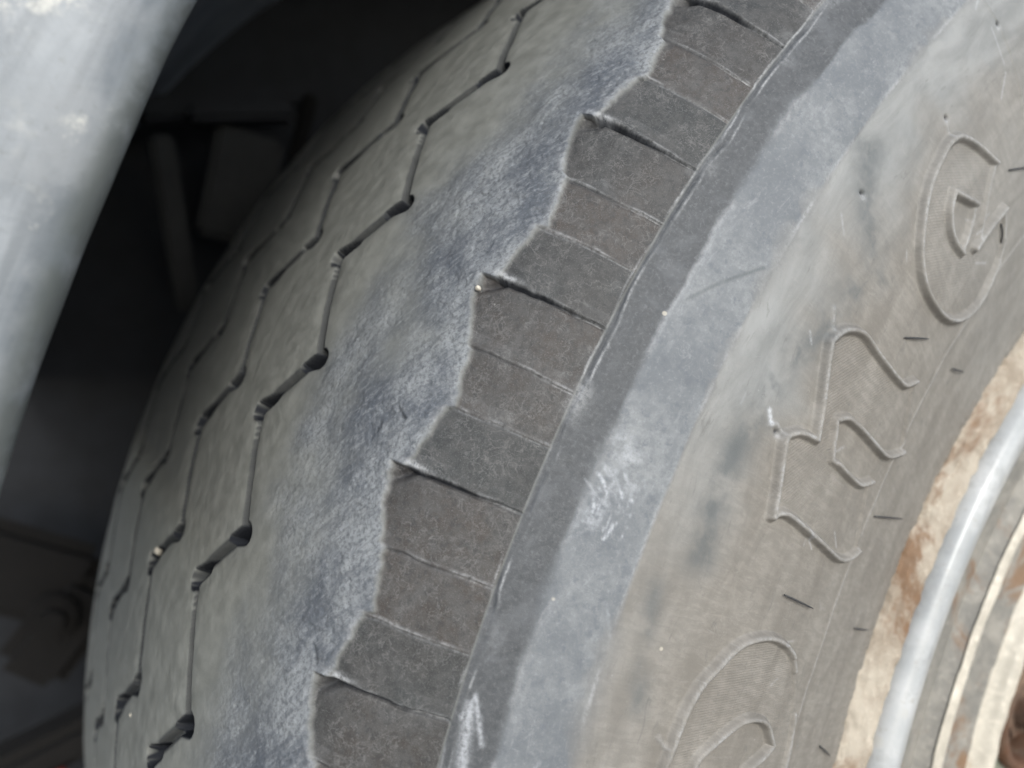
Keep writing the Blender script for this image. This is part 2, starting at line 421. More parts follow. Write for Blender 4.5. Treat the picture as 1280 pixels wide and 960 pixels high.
# the sipe cuts
for (a, kk) in sipe_all:
    if a < 100 or a > 205: continue
    d = (Tw - a) * KU
    near = (np.abs(d) < .004) & (Sg > -.040) & (Sg < .003)
    on = near * (1 - sm(-.001, .0006, Sg)) * (sm(-.0318, -.0296, Sg) if kk == 2 else sm(-.001, .001, Sg - ES))
    wdt, dep = {2: (.00050, .0018), 0: (.00030, .0006), 1: (.00028, .0003)}[kk]
    wd = wdt * (.6 + .6 * sm(0, .03, -Sg))
    cut = np.exp(-(d / wd) ** 2) * on
    broken = .55 + .6 * (fbm(Sg, U, 260, 2, 31 + int(a)) - .2)
    H -= dep * cut * np.clip(broken, .3, 1)
    A['groove'] = np.maximum(A['groove'], np.clip(cut * (1.3 if kk == 2 else .45), 0, .9) * sm(.002, .016, -Sg))  # strongest at the big sipes, painting in the shadow under the step
    rim = np.exp(-((d + .0006) / .00036) ** 2) * on * (.25 + .9 * sm(.35, .65, fbm(Sg, U, 180, 3, 36 + int(a))))
    H += .00012 * rim
    low = 1 - sm(.0, .017, -Sg)
    A['line'] = np.maximum(A['line'], np.maximum(rim * (.45 if kk == 2 else .36), cut * (.6 * low if kk != 1 else .3)))
    # dusty toes beside the cut
    halo = np.exp(-((d + .0032) / .0028) ** 2) * on * fbm(U, Sg, 300, 3, 33)
    A['line'] = np.maximum(A['line'], halo * .14 * sm(.5, .68, fbm(U, Sg, 75, 3, 37)))
    if kk == 2:      # hooked hollow at the inner end of the big sipe
        d2, tt = seg_dist(U, Sg, ((a + .05) * KU, -.0292), ((a + .55) * KU, -.0350))
        hollow = np.exp(-(d2 / .0012) ** 2) * body * (1 - .75 * sm(.15, 1, tt))
        side_up = sm(-.0002, .0009, (T - a) * KU + .0003)
        H -= .0020 * hollow * side_up
        A['groove'] = np.maximum(A['groove'], hollow * side_up * .62)
        A['line'] = np.maximum(A['line'], np.exp(-(((T - a) * KU + .0012) / .0009) ** 2) * np.exp(-((Sg + .029) / .004) ** 2) * .9)
# pale chipped border of the blocks
dE = Sg - ES
A['line'] = np.maximum(A['line'], np.exp(-((dE + .0006) / .0011) ** 2) * (.02 + .30 * sm(.35, .65, fbm(U, Sg, 130, 3, 41))) * body * .8)
H += np.exp(-((dE + .0012) / .0014) ** 2) * .0002 * body
# ------------------------------------------------------------------ worn outer shoulder
wmask = sm(-.082, -.040, Sg - (fbm(U, Sg, 45, 5, 51) - .5) * .050) * (1 - sm(-.001, .001, dE)) * body
A['worn'] = wmask
rough = fbm(U + Sg * .3, Sg * 1.2, 240, 5, 52, .62) - .5
pit = sm(.62, .75, fbm(U, Sg, 330, 3, 53))
H += wmask * (rough * .0007 - pit * .00025)
H += sm(-.079, -.06, Sg) * (1 - sm(-.001, .001, dE)) * (fbm(U, Sg, 60, 3, 54) - .5) * .0012 * body
# a few dark cracks where the crust has torn
for (ta, sa, tb, sb) in [(153.8, -.0400, 154.4, -.0385), (154.1, -.0385, 154.2, -.0365), (154.6, -.0425, 154.9, -.0428), (161.2, -.0375, 161.6, -.0355), (160.3, -.0375, 160.6, -.0362)]:
    d2, tt = seg_dist(U + (fbm(U, Sg, 500, 2, 55) - .5) * .002, Sg + (fbm(U, Sg, 420, 2, 56) - .5) * .003, (ta * KU, sa), (tb * KU, sb))
    c = np.exp(-(d2 / .00038) ** 2) * sm(.3, .55, fbm(U, Sg, 600, 2, 57)); H -= c * .0006; A['groove'] = np.maximum(A['groove'], c * .55)
# ------------------------------------------------------------------ tread grooves
P = 6.22
GR = [(141.0, -.0825, -.1040, 1.), (142.6, -.1400, -.1655, 1.), (140.9, -.2050, -.2310, 1.), (142.4, -.2700, -.2930, 1.)]
gl = np.full(T.shape, 1.0); gid_line = []
for gi, (t0, sr, sl, _) in enumerate(GR):
    Tj = T + (fbm(U, ZERO, 20, 2, 60 + gi) - .5) * .5
    Sj = Sg + (fbm(U, ZERO, 60, 3, 64 + gi) - .5) * .0022
    f = np.mod(Tj - t0, P)
    u = f * .5 * D2R; pu = P * .5 * D2R; ku = .5 * D2R
    rows = (s_row > sl - .02) & (s_row < sr + .02)
    ur, vr = u[rows], Sj[rows]
    dl, tl = seg_dist(ur, vr, (2.3 * ku, sl), (pu, sr))               # long run
    dd, td = seg_dist(ur, vr, (0, sr), (2.3 * ku, sl))                # short diagonal
    dl2, _ = seg_dist(ur, vr, (2.3 * ku - pu, sl), (0, sr))
    dd2, _ = seg_dist(ur, vr, (pu, sr), (2.3 * ku + pu, sl))
    dl = np.minimum(dl, dl2); dd = np.minimum(dd, dd2)
    def wedge(o_):
        d1, q1 = seg_dist(ur, vr, (o_, sr + .0010), (o_ + .48 * ku, sr - .0060))
        d2, q2 = seg_dist(ur, vr, (o_ + 2.40 * ku, sl - .0012), (o_ + 1.72 * ku, sl + .0072))
        return np.minimum(d1 + .0016 * q1, d2 + .0012 * q2) - (.0002 if gi == 0 else .0009)
    p1 = np.minimum(wedge(0.), wedge(pu)); p2 = p1
    wv = .8 + .4 * fbm(U[rows], Sg[rows], 120, 2, 70 + gi)
    wg = 1. if gi == 0 else 1.2
    hl = .0042 * (1 - sm(.0005 * wv * wg, .0015 * wv * wg, dl))
    hd = .0026 * (1 - sm(.0004 * wv, .0019 * wv, dd))
    hp = .0100 * (1 - sm(.0021, .0031, np.minimum(p1, p2)))
    g_ = np.maximum(np.maximum(hl, hd), hp)
    bd = body[rows]
    H[rows] -= g_ * bd
    rnd = np.minimum(np.minimum(dl, dd), np.minimum(p1, p2))
    H[rows] -= .0007 * np.exp(-(rnd / .0045) ** 2) * bd               # worn, rolled-over rib edges
    pp = np.minimum(p1, p2)
    ga = np.maximum(np.maximum((.74 if gi == 0 else .88) * (1 - sm(.0015 * wg, .0023 * wg, dl)), (.72 if gi == 0 else .85) * (1 - sm(.0021, .0032, dd))), 1.0 * (1 - sm(.0031, .0040, pp)))  # reaches past the groove walls, painting recess shade into the colour
    A['groove'][rows] = np.maximum(A['groove'][rows], ga * bd)
    gl[rows] = np.minimum(gl[rows], rnd)
    # centre line of the zigzag, for telling the ribs apart
    fc = np.mod(t_col + (fbm(t_col * KU, t_col * 0, 20, 2, 60 + gi) - .5) * .5 - t0, P)
    gid_line.append(np.interp(fc, [0, 2.3, P], [sr, sl, sr]) - (fbm(t_col * KU, t_col * 0, 60, 3, 64 + gi) - .5) * .0022)
trd = (1 - sm(-.09, -.075, Sg)) * body
H += trd * ((fbm(U, Sg, 70, 4, 80) - .5) * .0007 + (fbm(U, Sg, 420, 3, 81) - .5) * .00025)
# pale stones and crumbs on the groove edges come later as things of their own

# ------------------------------------------------------------------ fine double groove beside the blocks, dark band, dusty band
cw = (fbm(U, ZERO, 55, 4, 90) - .5) * .0030
sc_ = Sg - .0011 - cw
gstr = .15 + .85 * sm(.35, .62, fbm(U, Sg, 85, 3, 89))
H -= .0003 * np.exp(-(sc_ / .00030) ** 2) * body * gstr
A['groove'] = np.maximum(A['groove'], np.exp(-(sc_ / .00032) ** 2) * .30 * gstr * body)
brk = .05 + .7 * sm(.42, .70, fbm(U, Sg, 90, 3, 91))
gap = .0008 + .0006 * fbm(U, ZERO, 70, 2, 93)
A['line'] = np.maximum(A['line'], np.maximum(np.exp(-((sc_ - gap) / .00027) ** 2), np.exp(-((sc_ + gap) / .00027) ** 2)) * np.clip(brk, 0, 1) * .85 * body)
H += .00005 * (np.exp(-((sc_ - gap) / .0006) ** 2) + np.exp(-((sc_ + gap) / .0006) ** 2)) * body
wide = np.exp(-(sc_ / .0030) ** 2) * sm(.55, .8, fbm(U, Sg, 70, 3, 92)); A['line'] = np.maximum(A['line'], wide * .45 * body)
db = .0120 + (fbm(U, ZERO, 38, 3, 94) - .5) * .0042 + (fbm(U, Sg, 260, 3, 95) - .5) * .0015
A['dark'] = sm(-.0003, .0006, Sg) * body
soft = .0006 + .0026 * sm(.35, .65, fbm(U, ZERO, 30, 2, 88))
dmask = sm(-soft, soft, Sg - db)
A['dust'] = dmask * body
A['line'] = np.maximum(A['line'], np.exp(-((Sg - db - .0004) / .0008) ** 2) * sm(.5, .72, fbm(U, Sg, 75, 3, 96)) * .30 * body)
H += (-.0006 * sm(-.0003, .0003, Sg) + .0006 * sm(-.0035, .0035, Sg - db)) * body
es = .0309 + (fbm(U, ZERO, 50, 3, 97) - .5) * .0010
soft2 = .0006 + .0060 * sm(.30, .60, fbm(U, ZERO, 22, 2, 87)) * sm(.3, .6, fbm(U, Sg, 120, 3, 86))
sd_ = sm(-soft2, soft2, Sg - es)
A['side'] = sd_ * (body * .0 + 1)
H += -.0003 * sm(-.0009, .0011, Sg - es) * body
A['line'] = np.maximum(A['line'], np.exp(-((Sg - es + .0003) / .0006) ** 2) * (.05 + .4 * sm(.45, .7, fbm(U, Sg, 60, 3, 98))) * body)
A['cool'] = np.clip(sd_ * ((1 - sm(.034, .066, Sg + (fbm(U, Sg, 40, 4, 99) - .5) * .03)) * (1 - .75 * sm(146, 157, T + (fbm(U, Sg, 30, 3, 100) - .5) * 10)) + .25 * (1 - sm(134, 142, T))), 0, 1)
H += sd_ * (fbm(U, Sg, 45, 3, 101) - .5) * .0007 * body
# scuffs
def poly_mask(pts, w, soft=1.):
    m = np.zeros_like(T)
    for (a, b) in zip(pts[:-1], pts[1:]):
        t0, t1 = min(a[0], b[0]) - 3, max(a[0], b[0]) + 3
        cs = (t_col > t0) & (t_col < t1); s0, s1 = min(a[1], b[1]) * 1e-3 - .02, max(a[1], b[1]) * 1e-3 + .02
        rw = (s_row > s0) & (s_row < s1); ix = np.ix_(rw, cs)
        d, tt = seg_dist(U[ix], Sg[ix], (a[0] * KU, a[1] * 1e-3), (b[0] * KU, b[1] * 1e-3))
        m[ix] = np.maximum(m[ix], np.exp(-(d / w) ** 2))
    return m
A['smear'] = np.maximum(poly_mask([(140.2, 54), (141.2, 57), (143.05, 55.2), (145.18, 53.1), (146.66, 47.8), (148.47, 46.5), (150.6, 44.7), (152.99, 45.4), (154.6, 47.5)], .0048) * .8,
                        .75 * poly_mask([(137.9, 36), (139.0, 41), (140.3, 50), (141.2, 62)], .0060))
A['smear'] = np.maximum(A['smear'], .6 * poly_mask([(156, 38), (158.5, 41), (160, 44)], .003))
A['smear'] = np.maximum(A['smear'], .8 * poly_mask([(147.47, 12.6), (146, 20), (144.61, 28.3)], .0005))
A['smear'] = A['smear'] * sm(.012, .016, Sg) * np.where(Sg > .031, (.25 + .75 * sm(.35, .6, fbm(U, Sg, 95, 5, 115, .6))), 1)
ctr = (154.6 * KU, .0085)
rr = np.hypot(U - ctr[0], Sg - ctr[1])
rs = random.Random(3)
for k_ in range(30):
    r_ = rs.uniform(.0065, .0165); a0 = rs.uniform(-1.25, -.35) if k_ < 20 else rs.uniform(-.6, .55); L_ = rs.uniform(.15, .5)
    pts = [((ctr[0] + r_ * math.sin(a0 + L_ * q / 4)) / KU, (ctr[1] + r_ * math.cos(a0 + L_ * q / 4)) * 1e3) for q in range(5)]
    A['scuff'] = np.maximum(A['scuff'], poly_mask(pts, rs.uniform(.00025, .00055)) * rs.uniform(.2, .7) * sm(.25, .6, fbm(U, Sg, 520, 3, 111)))
A['scuff'] = np.maximum(A['scuff'], .35 * np.maximum(poly_mask([(152.3, 15.5), (152.7, 20), (153.3, 22.5)], .0030), poly_mask([(153.3, 17), (154.4, 16.5), (155.0, 15.5)], .0024)) * sm(.4, .62, fbm(U, Sg, 420, 4, 112)))
for k_ in range(26):                         # stray thin scratches on the dusty band and sidewall
    t0 = random.uniform(128, 166); s0 = random.uniform(13, 100); a_ = random.gauss(0.3, .9); L = random.uniform(3, 12)
    A['scuff'] = np.maximum(A['scuff'], poly_mask([(t0, s0), (t0 + L * 1e-3 / KU * math.cos(a_), s0 + L * math.sin(a_))], .00035) * random.uniform(.1, .38))
A['scuff'] = np.maximum(A['scuff'], .55 * np.maximum(poly_mask([(161.6, 2.2), (160.9, 4.0), (162.2, 8.6)], .0006), poly_mask([(161.2, 3.5), (162.6, 5.0), (163.4, 6.5)], .0014)))
A['scuff'] = np.maximum(A['scuff'], .8 * poly_mask([(148.7, 49.3), (149.1, 51.6)], .0007))
# ------------------------------------------------------------------ sidewall lettering  (…o n e) and mould lines
E_OUT = [(132.33, 74.3), (133.79, 57.29), (135.477, 56.6), (136.896, 59.32), (138.031, 64.08), (139.107, 70.22), (139.655, 77.01), (139.754, 84.37), (139.47, 93.06), (138.747, 100.94), (137.692, 106.43), (136.321, 108.91), (134.921, 107.67), (133.888, 105.21), (133.067, 99.72), (132.602, 90.01), (135.696, 89.4), (135.204, 89.4), (134.163, 83.71), (133.106, 77.69), (132.33, 74.3)]
E_W = [1, 1, 1, 1, 1, 1, 1, 1, 1, 1, 1, 1, .9, .75, .6, 1, .5, .55, .55, .55]
E_IN = [(135.618, 67.49), (134.63, 77.69), (135.221, 81.05), (135.943, 83.71), (136.687, 85.03), (136.868, 79.71), (136.763, 74.98), (136.293, 70.22), (135.618, 67.49)]
E_IW = [1, .55, .55, .6, 1, 1, 1, 1]
N_ALL = [(152.12, 64.08), (150.928, 61.36), (149.88, 58.65), (149.293, 57.29), (148.993, 58.65), (148.75, 61.36), (148.632, 64.76), (148.576, 67.49), (147.34, 64.08), (146.177, 60.0), (145.323, 57.29), (145.093, 56.6), (144.795, 57.29), (144.401, 58.65), (144.057, 61.36), (143.818, 64.76), (143.776, 68.17), (143.848, 74.3), (143.835, 82.38), (143.762, 88.78), (143.589, 93.06), (143.239, 95.48), (142.876, 97.91), (144.565, 106.43), (145.645, 112.15), (146.187, 107.67), (146.603, 103.37), (146.798, 98.51), (146.866, 90.01), (146.866, 83.71), (146.911, 78.36), (146.988, 74.98), (147.275, 72.26), (147.489, 72.26), (147.829, 73.62), (148.317, 74.98), (148.809, 77.01), (148.781, 79.71), (148.833, 85.69), (148.813, 91.84), (148.671, 95.48), (148.175, 100.33), (149.365, 103.98), (150.419, 107.67), (151.246, 110.16), (151.649, 107.67), (152.022, 103.37), (152.135, 97.3), (151.991, 86.93), (151.832, 77.01), (151.734, 70.22), (151.792, 66.8), (151.962, 64.76), (152.12, 64.08)]
N_W = [1] * 22 + [.45, .45] + [1] * 8 + [.7, .7, .7, .7, .7] + [1] * 4 + [.45, .45, .45] + [1] * 12
O_OUT = [(161.855, 56.0), (161.267, 56.6), (160.617, 57.0), (159.741, 57.97), (158.811, 60.0), (158.063, 63.39), (157.33, 66.8), (156.825, 70.9), (156.475, 77.01), (156.39, 82.38), (156.531, 88.17), (156.884, 93.67), (157.492, 97.91), (158.216, 101.54), (159.467, 106.43), (160.546, 108.91), (161.622, 109.54), (163.012, 108.29), (164.016, 101.54), (164.882, 90.01), (165.327, 79.71), (165.295, 70.9), (164.766, 63.39), (163.932, 59.32), (162.868, 56.6), (161.855, 56.0)]
O_IN = [(161.449, 66.12), (160.913, 69.53), (160.382, 73.62), (159.892, 78.36), (159.697, 83.05), (159.754, 88.17), (160.063, 91.84), (160.799, 96.7), (161.296, 92.45), (161.772, 87.55), (162.489, 83.05), (163.221, 76.34), (163.134, 70.9), (162.677, 66.8), (162.009, 66.12), (161.449, 66.12)]
O_W = [1] * 10 + [.9, .6, .4, .35] + [.6] * 11
def smooth_poly(P_, W_, n=4):
    P_ = np.array(P_); out = []; w = []
    for i in range(len(P_) - 1):
        p0 = P_[max(i - 1, 0)] if i else P_[-2]; p1 = P_[i]; p2 = P_[i + 1]; p3 = P_[i + 2] if i + 2 < len(P_) else P_[1]
        a = (p1 - p0) * (KU, 1e-3); b = (p2 - p1) * (KU, 1e-3); c = (p3 - p2) * (KU, 1e-3)
        def kink(x, y): return (x @ y) / (np.linalg.norm(x) * np.linalg.norm(y) + 1e-12) < .55
        m1 = (p2 - p0) / 2 if not kink(a, b) else (p2 - p1); m2 = (p3 - p1) / 2 if not kink(b, c) else (p2 - p1)
        for j in range(n):
            t = j / n
            out.append((2 * t**3 - 3 * t**2 + 1) * p1 + (t**3 - 2 * t**2 + t) * m1 + (-2 * t**3 + 3 * t**2) * p2 + (t**3 - t**2) * m2); w.append(W_[i])
    out.append(P_[-1]); return np.array(out), w
def inside_poly(u, v, Pl):
    c = np.zeros(u.shape, bool)
    for (x0, y0), (x1, y1) in zip(Pl[:-1], Pl[1:]):
        if y0 == y1: continue
        m = ((y0 > v) != (y1 > v)) & (u < (x1 - x0) * (v - y0) / (y1 - y0) + x0); c ^= m
    return c
letter_id = np.zeros(T.shape, np.int8)
def letter(k, loops, tmin, tmax, hatch_dir, hatch_period):
    cs = (t_col > tmin - 1.2) & (t_col < tmax + 1.2); rw = (s_row > .050) & (s_row < .118); ix = np.ix_(rw, cs)
    u, v = T[ix] * KU, Sg[ix]
    ridge = np.zeros(u.shape); ins = np.zeros(u.shape, bool); dm = np.full(u.shape, 1.)
    for Pl, W_ in loops:
        q, w = smooth_poly(Pl, W_)
        q = q * (KU, 1e-3)
        ins ^= inside_poly(u, v, q)
        for a, b, wi in zip(q[:-1], q[1:], w):
            d, _ = seg_dist(u, v, a, b)
            ridge = np.maximum(ridge, wi * (1 - sm(.0003, .0020, d)) ); dm = np.minimum(dm, d)
    H[ix] += (ridge * .00205) * body[ix] + ins * sm(.0, .002, dm) * .0003
    A['line'][ix] = np.maximum(A['line'][ix], (1 - sm(.0002, .0009, dm)) * np.where(ridge > .5, 1, 0) * .6 * fbm(u, v, 200, 3, 120 + k))
    outer = inside_poly(u, v, smooth_poly(*loops[0])[0] * (KU, 1e-3)) | (dm < .0019)
    letter_id[ix] = np.where(outer, k, letter_id[ix])
    hatch[ix + (0,)] = (u * hatch_dir[0] + v * hatch_dir[1]) / hatch_period
    hatch[ix + (1,)] = ins * sm(.0005, .002, dm)
letter(1, [(E_OUT, E_W), (E_IN, E_IW)], 132.3, 139.8, (.55, .83), .0009)
letter(2, [(N_ALL, N_W)], 142.8, 152.2, (.50, .87), .00085)
letter(3, [(O_OUT, O_W), (O_IN, [1] * 15)], 156.4, 165.4, (.95, .30), .0008)
# mould parting line near the bead, arcs, nubs, pits
fl = Sg - .1105 + (fbm(U, ZERO, 15, 2, 130) - .5) * .002
H += .00035 * np.exp(-(fl / .0005) ** 2) * body
A['line'] = np.maximum(A['line'], np.exp(-(fl / .0004) ** 2) * .35 * body)
H += .0003 * poly_mask([(128.43, 30.8), (128.3, 42), (128.38, 52), (128.76, 64.1), (129.4, 76)], .0005)
for (t0, s0, deep) in [(139.52, 41.9, 1), (133.76, 50.3, 1), (128.36, 42.6, 1), (149.25, 54.2, .6)]:
    d = np.hypot((T - t0) * KU, Sg - s0 * 1e-3)
    A['groove'] = np.maximum(A['groove'], .95 * np.exp(-(d / .0007) ** 2)); H -= .0010 * deep * np.exp(-(d / .0008) ** 2)
    d2 = np.hypot((T - t0 - .10) * KU, Sg - s0 * 1e-3 - .0010); A['line'] = np.maximum(A['line'], .5 * np.exp(-(d2 / .0011) ** 2))
for pts in ([(149.2, 51.4), (149.0, 53.2), (149.2, 56.6)], [(143.9, 53.0), (144.6, 56.0)], [(161.15, 55.0), (160.85, 52.5)], [(134.0, 51.5), (134.3, 56.6)]):
    m_ = poly_mask(pts, .0007); H += .0005 * m_; A['line'] = np.maximum(A['line'], .3 * m_)
H += sm(.150, .162, Sg) * (fbm(U, Sg, 260, 4, 131) - .5) * .0012 * body
for k_ in A: A[k_] = np.clip(A[k_], 0, 1)

print('relief', time.time() - _t0)
# ------------------------------------------------------------------ displace, normals
r0, y0 = rad(s_row), axl(s_row)
dr, dy = np.gradient(r0, s_row), np.gradient(y0, s_row)
ln_ = np.hypot(dr, dy); nr_, ny_ = -dy / ln_, dr / ln_
kern = np.ones(5) / 5
nr_ = np.convolve(np.pad(nr_, 2, 'edge'), kern, 'valid'); ny_ = np.convolve(np.pad(ny_, 2, 'edge'), kern, 'valid')
RRr = r0[:, None] + H * nr_[:, None]; YY = y0[:, None] + H * ny_[:, None]
ct, st = np.cos(T * D2R), np.sin(T * D2R)
V = np.stack([RRr * ct, YY, RRr * st], -1)
Vp = np.concatenate([V[:, -1:], V, V[:, :1]], 1)
dT = Vp[:, 2:] - Vp[:, :-2]
dS = np.gradient(V, axis=0)
N = np.cross(dT, dS); N /= np.linalg.norm(N, axis=-1, keepdims=True) + 1e-15
out_dir = np.stack([nr_[:, None] * ct, np.broadcast_to(ny_[:, None], ct.shape), nr_[:, None] * st], -1)
flip = (N * out_dir).sum(-1).mean() < 0
if flip: N = -N
ii, jj = np.meshgrid(np.arange(nr - 1), np.arange(nc), indexing='ij')
j2 = (jj + 1) % nc
QA = np.stack([ii * nc + jj, ii * nc + j2, (ii + 1) * nc + j2, (ii + 1) * nc + jj], -1).reshape(-1, 4)
if flip: QA = QA[:, ::-1]

# face labels
fT = T[:-1].reshape(-1) + .02; fS = ((Sg[:-1] + Sg[1:]) / 2).reshape(-1)
fE = ES[:-1].reshape(-1); fcol = np.tile(np.arange(nc), nr - 1)
part = np.zeros(len(QA), np.int32)          # 0 body
gl_f = gl[:-1].reshape(-1)
lines = [g_[fcol] for g_ in gid_line]
onrib = gl_f > .0012
part[(fS > lines[0]) & (fS <= fE) & onrib] = 1
part[(fS <= lines[0]) & (fS > lines[1]) & onrib] = 2
part[(fS <= lines[1]) & (fS > lines[2]) & onrib] = 3
part[(fS <= lines[2]) & (fS > lines[3]) & onrib] = 4
part[(fS <= lines[3]) & (fS > -.335) & onrib] = 5
part[(fS > 0.0011) & (fS <= .0309)] = 6
lid = letter_id[:-1].reshape(-1)
for q in (1, 2, 3): part[lid == q] = 6 + q
blk_f = (fS > fE) & (fS <= .0011)
wtw = Tw[:-1].reshape(-1)
bidx = np.clip(np.searchsorted(sp_t, wtw, side='right') - 1, 0, len(sp_t) - 2)
vis = blk_f & (wtw > 130.8) & (wtw < 174.3)
part[vis] = 100 + bidx[vis]

VF = V.reshape(-1, 3); NF = N.reshape(-1, 3)
TC = np.stack([U, Sg, np.zeros_like(U)], -1).reshape(-1, 3)
AF = {k_: a.reshape(-1) for k_, a in A.items()}; HF = hatch.reshape(-1, 3)
def sub(name, code, parent, label=None):
    q = QA[part == code]
    ids, inv = np.unique(q, return_inverse=True)
    at = {k_: a[ids] for k_, a in AF.items()}; at['tc'] = TC[ids]; at['hatch'] = HF[ids]
    me = np_mesh(name, VF[ids], inv.reshape(-1, 4), NF[ids], at)
    o = link_mesh(name, me, M_rubber, parent)
    if label: o['label'] = label
    return o

# ------------------------------------------------------------------ the wheel
wheel = empty('truck_wheel')
tag(wheel, 'dusty worn truck wheel with grey tyre and rusty pale rim under the mudguard', 'wheel')
tyre = sub('tyre', 0, wheel)
sub('shoulder_rib', 1, tyre, 'outermost rib scuffed rough and blue grey')
for c_ in (2, 3, 4, 5): sub('tread_rib', c_, tyre)
sub('shoulder_band', 6, tyre, 'smooth band half dark and half pale with dust')
for c_, ch in ((7, 'e'), (8, 'n'), (9, 'o')): sub('raised_letter', c_, tyre, 'raised outline letter ' + ch)
for b_ in sorted(set(part[part >= 100])): sub('shoulder_block', int(b_), tyre)

def surf(t, s, h=0.):
    r, y = float(rad(s)), float(axl(s))
    e = .002; a = rad(s + e) - rad(s - e); b = axl(s + e) - axl(s - e); l = math.hypot(a, b)
    n_r, n_y = -b / l, a / l
    r += h * n_r; y += h * n_y
    return Vector((r * math.cos(t * D2R), y, r * math.sin(t * D2R)))
def tube(pts, rad_, nseg=6):
    bm = bmesh.new(); rings = []
    for i, p in enumerate(pts):
        d = (pts[min(i + 1, len(pts) - 1)] - pts[max(i - 1, 0)]).normalized()
        a = d.orthogonal().normalized(); b = d.cross(a)
        rr_ = rad_[i] if isinstance(rad_, (list, tuple)) else rad_
        rings.append([bm.verts.new(p + rr_ * (math.cos(2 * math.pi * k / nseg) * a + math.sin(2 * math.pi * k / nseg) * b)) for k in range(nseg)])
    for r1, r2 in zip(rings[:-1], rings[1:]):
        for k in range(nseg): bm.faces.new((r1[k], r1[(k + 1) % nseg], r2[(k + 1) % nseg], r2[k]))
    bm.faces.new(rings[0]); bm.faces.new(rings[-1]); return bm
for (ta, sa, tb, sb) in [(142.14, 82.4, 140.85, 93.7), (139.77, 118, 138.6, 129.0), (149.24, 113.5, 147.72, 141.0), (154.61, 79.7, 154.66, 96.1), (154.75, 134, 154.5, 150), (131.47, 81.0, 129.6, 88.0), (133.08, 93.7, 133.34, 100.3), (161.41, 136, 162.3, 150)]:
    pts = [surf(ta + (tb - ta) * k / 6, (sa + (sb - sa) * k / 6) * 1e-3, .0006 * math.sin(math.pi * (k + 1) / 8) + .0001) for k in range(7)]
    bm_obj('rubber_whisker', tube(pts, [.00022, .0003, .0003, .00028, .00026, .00022, .00012]), M_whisk, tyre)

print('tyre meshes', time.time() - _t0)
# ------------------------------------------------------------------ rim
def lathe(name, prof, mat, parent, t0=0., t1=360., n=360, noise=None, closed=False):
    prof = np.array(prof); full = abs(t1 - t0 - 360) < 1e-6
    th = np.linspace(t0, t1, n, endpoint=not full)
    TT, PP = np.meshgrid(th, np.arange(len(prof)))
    r = prof[PP, 0].astype(float); y = prof[PP, 1].astype(float)
    if noise:
        dr_, dy_ = noise(TT, PP, r, y); r = r + dr_; y = y + dy_
    V_ = np.stack([r * np.cos(TT * D2R), y, r * np.sin(TT * D2R)], -1).reshape(-1, 3)
    m, k = len(prof), len(th)
    i_, j_ = np.meshgrid(np.arange(m if closed else m - 1), np.arange(k if full else k - 1), indexing='ij')
    a, b = (i_ + 1) % m, (j_ + 1) % k
    Q_ = np.stack([i_ * k + j_, a * k + j_, a * k + b, i_ * k + b], -1).reshape(-1, 4)
    me = np_mesh(name, V_, Q_)
    bm = bmesh.new(); bm.from_mesh(me)
    bmesh.ops.recalc_face_normals(bm, faces=bm.faces); bm.to_mesh(me); bm.free()
    return link_mesh(name, me, mat, parent)
def spl(P_, n=6): return catmull(np.array(P_, float), n)

rim = lathe('rim', spl([(.262, .20), (.266, .1), (.266, -.02), (.2655, -.09), (.2680, -.1225), (.2668, -.1254), (.2605, -.1260), (.2500, -.1246)]), M_disc, wheel)
def crumbly(TT, PP, r, y):
    nu, nv = TT * .3 * D2R, r * 3
    w = fbm(nu, nv, 240, 4, 140) - .5; e = fbm(nu, nv * 0, 90, 4, 141) - .5
    k = np.clip((PP - 2) / 10., 0, 1); k2 = 1 - sm(4, 26, PP)
    return (e * .0060 + (fbm(nu, nv * 0, 400, 3, 142) - .5) * .0030) * k2, -w * .0022 * sm(1, 5, PP)
lathe('rim_flange', spl([(.3028, -.1258), (.3015, -.1278), (.2998, -.1292), (.2978, -.1306), (.2950, -.1322), (.2920, -.1330), (.2895, -.1318)], 6), M_flange, rim, n=1500, noise=crumbly)
lathe('rim_lip', spl([(.2918, -.1295), (.2922, -.1340), (.2905, -.1374), (.2872, -.1389), (.2835, -.1383), (.2795, -.1366), (.2755, -.1346), (.2725, -.1329)], 6), M_lip, rim, n=720)
M_lip_shade = plain('dark shade inside rim lip', (.030, .033, .038), (.060, .062, .064), .7, 90)  # shade of the lip's inner side, put into the colour
lathe('rim_shade_ring', spl([(.2742, -.1338), (.2712, -.1322), (.2690, -.1290), (.2680, -.1240), (.2670, -.1180)], 5), M_lip_shade, rim, n=720)  # dark ring added where the lip's inner side falls into shade
def wav(TT, PP, r, y): 
    w = fbm(TT * .25 * D2R, r * 2, 120, 3, 150) - .5; return w * .0006, w * .0008
lathe('rim_ring', spl([(.2520, -.1235), (.2478, -.1262), (.2452, -.1290), (.2425, -.1300), (.2398, -.1286), (.2375, -.1256), (.2330, -.1230), (.2250, -.1222), (.2160, -.1228), (.2090, -.1238)], 5), M_disc, rim, n=720, noise=wav)
lathe('rim_bead', spl([(.2460, -.1296), (.2440, -.1306), (.2420, -.1309), (.2402, -.1300)], 4), M_ridge, rim, n=720, noise=wav)
lathe('disc_edge', spl([(.2110, -.1230), (.2075, -.1255), (.2050, -.1290), (.2020, -.1297), (.1990, -.1285), (.1970, -.1255)], 5), M_ridge, rim, n=720, noise=wav)
